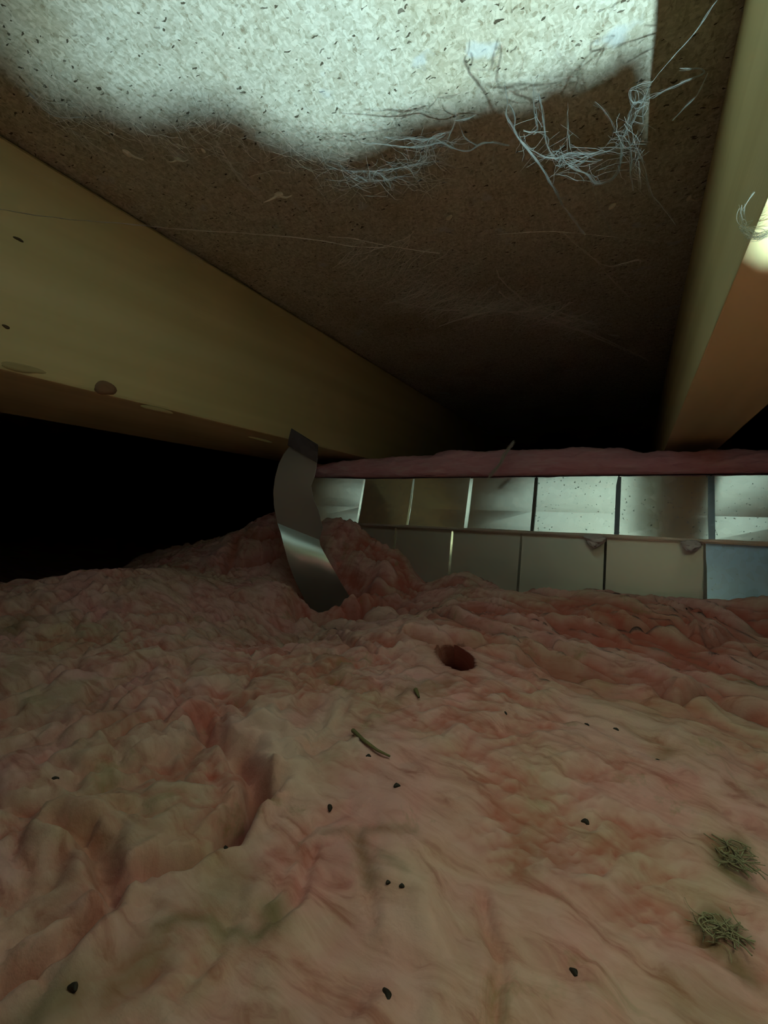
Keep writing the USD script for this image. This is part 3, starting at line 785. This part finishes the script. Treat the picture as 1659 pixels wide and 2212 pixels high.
w += strand(c1([(1310, 265), (1290, 310), (1250, 390), (1200, 440), (1105, 535)]), ZW, .00036, fuzz=8, spread=.0007)
w += strand(c1([(470, 740), (490, 790), (560, 825), (630, 860), (650, 910), (750, 890), (790, 850), (805, 780), (810, 660)]), ZW, .00030, fuzz=12, spread=.0011)
w += strand(c1([(430, 800), (500, 790), (560, 770), (600, 770), (660, 780), (700, 760)]), ZW, .00014, fuzz=6)
w += strand(c1([(440, 850), (500, 850), (520, 880), (560, 890)]), ZW, .00022, fuzz=5)
w += strand(c1([(850, 620), (870, 740), (860, 850), (880, 940)]), ZW, .00026, fuzz=8)
w += strand(c1([(870, 640), (930, 760), (960, 880), (990, 970), (1060, 1050), (1125, 1140)]), ZW, .00022, fuzz=6)
w += strand(c1([(640, 910), (680, 1030), (730, 1140), (790, 1240), (880, 1350)]), .175, .00016, fuzz=5)
w += strand(c1([(660, 430), (720, 490), (770, 570), (800, 620)]), ZW, .00016, fuzz=5)
w += strand(c1([(500, 430), (500, 600), (520, 700)]), ZW, .00013, fuzz=4)
w += strand(c1([(540, 720), (560, 760), (640, 740), (700, 710), (760, 640), (770, 570)]), ZW, .00012, fuzz=4)
w += wisps(45, (c1([(200, 600), (400, 760), (560, 800), (800, 720), (900, 480)]), 26), ZW, .016, .000055)
w += wisps(30, (c1([(860, 600), (900, 800), (900, 950)]), 12), ZW, .014, .00005, direction=1.5, spread=.4)
w += links(230, 0.0095, 5.5e-05)
single('cobweb', cat_(w), WM, 'thick grey tangled cobweb hanging beside the right joist under the deck', 'cobweb', kind='stuff')
w = strand(c1([(985, 315), (1090, 190), (1180, 95), (1260, 0), (1330, -120), (1400, -200)]), .15, .00022, fuzz=5, spread=.0004)
NODES.clear()
single('cobweb', cat_(w), WM, 'single straight web thread running up to the top right corner', 'cobweb')
# around the lit arris of the right joist
w = []
for k_ in range(34):
    cxx, cyy = 1618 + rng.normal(0, 8), 490 + rng.normal(0, 9)
    path = [(1600 + rng.uniform(-2, 12), 448 + rng.uniform(-8, 16)), (1602 + rng.uniform(-6, 8), 490 + rng.uniform(-8, 8)), (cxx, cyy + 14), (1640 + rng.uniform(-8, 8), 518 + rng.uniform(-8, 8)), (1690, 490 + rng.uniform(-14, 14))]
    w += strand(path[1:] if k_ % 5 else path, .078 + rng.uniform(-.004, .004), .00012 * rng.uniform(.4, 1.4), wob=.0006)
w += strand([(1628, 415), (1606, 450), (1612, 485)], .078, .00010, fuzz=4, spread=.0006)
w += links(40, 0.008, 5e-05)
single('cobweb', cat_(w), WM, 'small knotted cobweb wrapped on the bright edge of the right joist', 'cobweb', kind='stuff')
# lacy web along the shadow edge in the middle
w = []
ZL = lambda py: np.interp(py, [240, 290, 420], [.195, .182, .150])
w += strand(c3([(640, 410), (800, 420), (950, 440), (1050, 440), (1190, 405), (1260, 445), (1380, 475), (1440, 425), (1510, 405), (1660, 430)]), ZL, .00030, fuzz=9, spread=.0012)
w += strand(c3([(800, 370), (900, 390), (980, 375), (1080, 400), (1200, 350), (1260, 335)]), ZL, .00022, fuzz=8)
w += strand(c3([(1290, 210), (1280, 290), (1250, 350), (1230, 400)]), ZL, .00018, fuzz=7)
w += strand(c3([(1310, 260), (1400, 235), (1430, 210)]), ZL, .00016, fuzz=3)
w += strand(c3([(1330, 320), (1350, 380), (1440, 430)]), ZL, .00022, fuzz=6)
w += strand(c3([(1560, 450), (1540, 540), (1590, 600)]), ZL, .00014, fuzz=3)
w += strand(c3([(400, 560), (470, 600), (640, 605), (760, 600), (860, 590), (1000, 560), (1100, 545), (1180, 535), (1290, 590)]), ZL, .00014, fuzz=9, spread=.002)
w += strand(c3([(590, 710), (660, 670), (790, 670), (900, 640), (1030, 650)]), ZL, .00012, fuzz=7, spread=.002)
w += strand(c3([(760, 600), (820, 660), (850, 740)]), ZL, .00014, fuzz=6)
w += wisps(60, (c3([(100, 420), (400, 560), (700, 570), (1000, 520), (1300, 420)]), 24), ZL, .012, .00004)
w += wisps(80, (c3([(400, 620), (800, 660), (1250, 640)]), 22), ZL, .016, .00004)
w += links(150, 0.011, 5e-05)
single('cobweb', cat_(w), WM, 'lacy white cobweb trailing along the shadow edge mid deck', 'cobweb', kind='stuff')
# hazy web on the left half of the deck
w = []
w += wisps(300, ([(60, 230), (250, 300), (450, 290), (620, 360), (760, 400)], 36), .214, .020, .00005, direction=-.9, spread=1.3)
w += wisps(200, ([(40, 300), (300, 430), (560, 560), (760, 700)], 45), .216, .024, .00005, direction=2.3, spread=.9)
for pts in ([(430, 255), (470, 310), (520, 390), (580, 450)], [(340, 290), (400, 350), (440, 400)], [(130, 270), (180, 300), (240, 360)], [(520, 300), (545, 292), (580, 300), (620, 330)], [(350, 500), (400, 540), (437, 560), (440, 582)]):
    w += strand(pts, .218, .00012, fuzz=5, spread=.0016)
w += links(90, 0.03, 4e-05)
single('cobweb', cat_(w), 'web_dusty', 'faint hazy cobweb spread over the left half of the deck', 'cobweb', kind='stuff')
w = strand([(68, 203), (80, 222), (97, 240), (115, 251), (140, 255), (176, 253)], .200, .00030, wob=.0003, fuzz=3, spread=.0003)
w += strand([(64, 200), (70, 207), (76, 214)], .200, .0009, wob=.0008, fuzz=8, spread=.0006)
NODES.clear()
single('cobweb', cat_(w), WM, 'short curved bright web strand at the upper left shadow edge', 'cobweb')
w = strand([(-40, 445), (60, 462), (150, 474), (270, 483), (350, 492), (440, 499), (520, 503), (650, 514), (700, 521), (760, 533), (830, 535)], .17, .00017, fuzz=5, spread=.0005, wob=.0003, thick=3.4)
w += strand([(710, 511), (760, 515), (830, 530), (900, 541), (950, 547)], .17, .00019, fuzz=5, spread=.0005, wob=.0003, thick=3.4)
NODES.clear()
single('cobweb', cat_(w), 'web_dusty', 'long thin web thread stretched across from the left joist', 'cobweb')
# fan of threads swept towards the right joist
w = []
for pts, r in (([(250, 545), (300, 580), (490, 570), (640, 640), (780, 690), (920, 725), (1060, 790), (1200, 860), (1330, 925)], .00026),
               ([(0, 520), (130, 540), (270, 565), (460, 605), (650, 655), (850, 715), (1000, 780), (1180, 860)], .00020),
               ([(240, 270), (260, 330), (310, 385), (400, 460), (500, 545), (620, 590), (800, 650)], .00022),
               ([(260, 430), (290, 460), (400, 515), (520, 560), (640, 600), (760, 650)], .00024),
               ([(-170, 680), (-60, 640), (10, 620), (60, 600), (150, 585), (250, 560)], .00022),
               ([(-560, 520), (-480, 500), (-420, 520), (-330, 535), (-200, 560), (0, 570)], .00018),
               ([(570, 545), (700, 580), (860, 640), (960, 670)], .00016), ([(1040, 740), (1120, 750)], .00020),
               ([(0, 620), (40, 610), (90, 590)], .0005)):
    w += strand(c6(pts), .190, r, fuzz=9, spread=.0014, thick=6.0)
w += wisps(260, (c6([(-400, 480), (0, 540), (300, 540), (600, 610), (950, 720)]), 12), .19, .035, .00013, direction=-.45, spread=.25)
w += wisps(110, (c6([(-900, 200), (-400, 350), (0, 450)]), 40), .20, .04, .00013, direction=-.5, spread=.2)
w += links(120, 0.03, 6e-05)
single('cobweb', cat_(w), 'web_dusty', 'fan of fine brown lit threads gathered at the lower right joist', 'cobweb', kind='stuff')
w = strand(c6([(250, 20), (500, 5), (640, 0), (800, 10), (1080, 40), (1390, 70), (1410, 90)]), .195, .00012, wob=.0003, thick=5.0)
w += strand(c6([(720, 10), (830, 110), (920, 180), (1000, 240), (1070, 250), (1200, 215), (1280, 210)]), .195, .00016, fuzz=5, thick=5.0)
w += strand(c6([(940, 190), (1020, 290), (1100, 380), (1185, 465)]), .195, .00015, fuzz=3, thick=5.0)
w += strand(c6([(1080, 40), (1140, 130), (1220, 190)]), .195, .00012, fuzz=2)
w += strand(c6([(1180, 220), (1230, 205), (1280, 205), (1265, 240)]), .195, .0006, fuzz=6, thick=1.2)
NODES.clear()
single('cobweb', cat_(w), 'web_dusty', 'faint crossing threads with a pale clot on the dark deck', 'cobweb')

# little husks caught on the deck
def husk(px, py, size, label, wings=2, seed=0):
    r_ = np.random.default_rng(seed)
    c = onz(np.array(px), np.array(py), HD - size * .6)
    t = Thing('insect_husk', c, label, 'insect husk', 'insect husks on the deck')
    b = trimesh.creation.icosphere(2, 1.0); v = np.array(b.vertices)
    v *= (size * .55, size * .30, size * .28); v *= (1 + .25 * (meshkit.noise(v / size * 3, seed)[:, None] - .5))
    an = r_.uniform(0, 3); v[:, :2] = v[:, :2] @ np.array([[math.cos(an), math.sin(an)], [-math.sin(an), math.cos(an)]])
    t.part('body', (v + c, b.faces), 'husk', smooth=True)
    for s in range(wings):
        # legs or wing slips
        d = -Rt * (1 if s else -1) * size * r_.uniform(1.3, 1.9)
        q = np.linspace(0, 1, 7)[:, None]
        pts = c + d * q + np.array([0, 0, -1]) * size * .3 * np.sin(q * 3) + Uc * size * r_.uniform(-.9, .2) * q ** 2
        pts[:, 2] = np.minimum(pts[:, 2], HD - .0005)
        t.part('leg', tube(pts, size * .20, size * .06), 'husk', smooth=True)


husk(275, 331, 0.0057, 'insect husk on the left of the deck, legs trailing to the left', 1, 1)
husk(384, 344, 0.0048, 'insect husk second from the left below the shadow edge', 2, 2)
husk(602, 421, 0.0066, 'spread-legged insect husk in the middle of the dark deck', 2, 3)
husk(970, 470, 0.0057, 'lone round insect husk right of the deck centre', 0, 4)
husk(1322, 446, 0.0057, 'grey insect husk below the tangled web near the right joist', 0, 5)
husk(439, 326, 0.0031, 'tiny pale insect husk right of the second one', 0, 6)
husk(1488, 428, 0.0048, 'tan insect husk beside the dark face of the right joist', 1, 7)

# ------------------------------------------------------------------ droppings and litter on the insulation
def on_surface(px, py):
    return hit(px, py, lambda q: surf(q))


def dropping(px, py, ln, wd, ang, label, seed):
    p = on_surface(px, py)
    b = trimesh.creation.icosphere(2, 1.0); v = np.array(b.vertices)
    v = v * (1 + .22 * (meshkit.noise(v * 2.2 + 5, seed)[:, None] - .5))
    v[:, 0] = np.sign(v[:, 0]) * np.abs(v[:, 0]) ** 1.25
    v *= (ln / 2, wd / 2, wd / 2)
    v[:, 1] += .15 * wd * np.cos(v[:, 0] / ln * 5)
    v[:, :2] = v[:, :2] @ np.array([[math.cos(ang), math.sin(ang)], [-math.sin(ang), math.cos(ang)]])
    single('mouse_dropping', (v + p + (0, 0, wd * .25), b.faces), 'dropping', label, 'mouse dropping', 'mouse droppings on the insulation')


for k_, (px, py, ln, wd, ang, lb_) in enumerate((
        (711, 1747, .0040, .0019, -.7, 'dark oval mouse dropping in the middle of the insulation'),
        (1265, 1780, .0030, .0023, -.2, 'blackest round mouse dropping on the lower right insulation'),
        (796, 1637, .0026, .0019, .3, 'mouse dropping beside the olive straw stalk'),
        (1090, 1542, .0034, .0015, -.5, 'small mouse dropping below and right of the mouse hole'),
        (857, 1700, .0028, .0018, .8, 'faint mouse dropping below the straw stalk'),
        (118, 1686, .0034, .0019, 1.0, 'mouse dropping near the left edge of the insulation'),
        (393, 1957, .0030, .0018, .6, 'mouse dropping at the lower left by the green stain'),
        (1240, 2105, .0026, .0017, -.6, 'brown mouse dropping near the bottom right'),
        (835, 2157, .0042, .0020, -.8, 'long mouse dropping at the bottom centre'),
        (486, 1838, .0030, .0017, -.9, 'mouse dropping at the foot of the dark pit on the left'),
        (1331, 1577, .0026, .0014, -.3, 'mouse dropping under the dark red fold, right one of two'),
        (1268, 1567, .0026, .0013, -.6, 'mouse dropping under the dark red fold, left one of two'),
        (1420, 1645, .0030, .0014, 0., 'flat mouse dropping on the olive smudge at the right'),
        (1477, 1316, .0050, .0020, -.1, 'mouse dropping high up near the duct at the right'),
        (157, 2138, .0028, .0018, .2, 'mouse dropping in the dark lower left corner'),
        (868, 1917, .0018, .0013, .4, 'tiny mouse dropping right of the yellow stain line'),
        (838, 1909, .0016, .0012, .9, 'tiny mouse dropping left of its twin by the stain line'))):
    dropping(px, py, ln, wd, ang, lb_, k_ + 3)


def twig(pts, r, label, name='straw_stalk', mat_='straw', category='straw', lift=.0022):
    P = np.array([on_surface(x, y) for x, y in pts]) + (0, 0, lift)
    s = np.linspace(0, len(P) - 1, 6 * len(P))
    C = np.stack([np.interp(s, np.arange(len(P)), P[:, c]) for c in range(3)], 1)
    single(name, tube(C, r, r * .4, sides=6), mat_, label, category)


twig([(762, 1588), (785, 1610), (815, 1632), (842, 1645)], .0010, 'olive straw stalk lying on the middle of the insulation')
twig([(897, 1498), (902, 1508), (905, 1516)], .0012, 'short dark seed below the mouse hole', 'seed', 'straw', 'seed')


def lint(px, py, size, label, mat_, n, seed, pos=None, flat=.45):
    r_ = np.random.default_rng(seed)
    p = on_surface(px, py) if pos is None else pos
    ms = []
    for _ in range(n):
        a = r_.uniform(0, 6.28); c = r_.normal(0, size * .28, 3) * (1, 1, flat) + (0, 0, size * flat * .4)
        t = np.linspace(-.5, .5, 8); cv = r_.normal(0, 1.2)
        ln = size * r_.uniform(.4, 1.0)
        pts = np.stack([c[0] + ln * (t * math.cos(a) - cv * t * t * math.sin(a)), c[1] + ln * (t * math.sin(a) + cv * t * t * math.cos(a)), c[2] + ln * .4 * r_.normal() * t * t], 1)
        ms.append(tube(pts + p, size * .016 * r_.uniform(.5, 1.6), sides=4))
    v, f = cat_(ms)
    if pos is None:
        v[:, 2] = np.maximum(v[:, 2], surf(v[:, :2]) - .0006)
    single('lint_tuft', (v, f), mat_, label, 'lint')


lint(1578, 1858, .0105, 'upper grey-green lint tuft at the right edge of the insulation', 'lint_green', 60, 11)
lint(1562, 2022, .0095, 'lower grey-green lint tuft at the right edge of the insulation', 'lint_green', 60, 12)
def fluff(px, py, sx, sz, label, seed):
    c = ony(np.array(px), np.array(py), YD - .0075)
    b = trimesh.creation.icosphere(4, 1.0); v = np.array(b.vertices)
    q = 1 + 1.1 * (meshkit.fbm(v * 1.6 + 7, 4, seed)[:, None] - .5)
    v = v * q * (sx, .0055, sz); v[:, 0] *= 1 + .5 * v[:, 2:3].ravel() / sz      # wide where it clings to the lip
    v[:, 1] -= .35 * (v[:, 2] - sz) * -1 * .6
    single('lint_tuft', (v + c, b.faces), 'lint_pale', label, 'lint')


fluff(1285, 1168, .0085, .0062, 'pale pink lint tuft hanging under the duct lip, left of two', 13)
fluff(1492, 1180, .0070, .0050, 'pale lint tuft hanging under the duct lip, right of two', 14)
w = []
for pts in ([(1110, 955), (1100, 968), (1088, 985), (1080, 1003), (1066, 1020), (1056, 1030)],):
    p = np.array(pts, float); P = ony(p[:, 0], p[:, 1], YD - .008)
    for k_ in range(16):
        w.append(tube(P + rng.normal(0, .0009, 3) + rng.normal(0, .0004, P.shape), .00022))
single('lint_tuft', cat_(w), 'web_dusty', 'wispy grey lint strand sticking up across the magenta strip', 'lint')
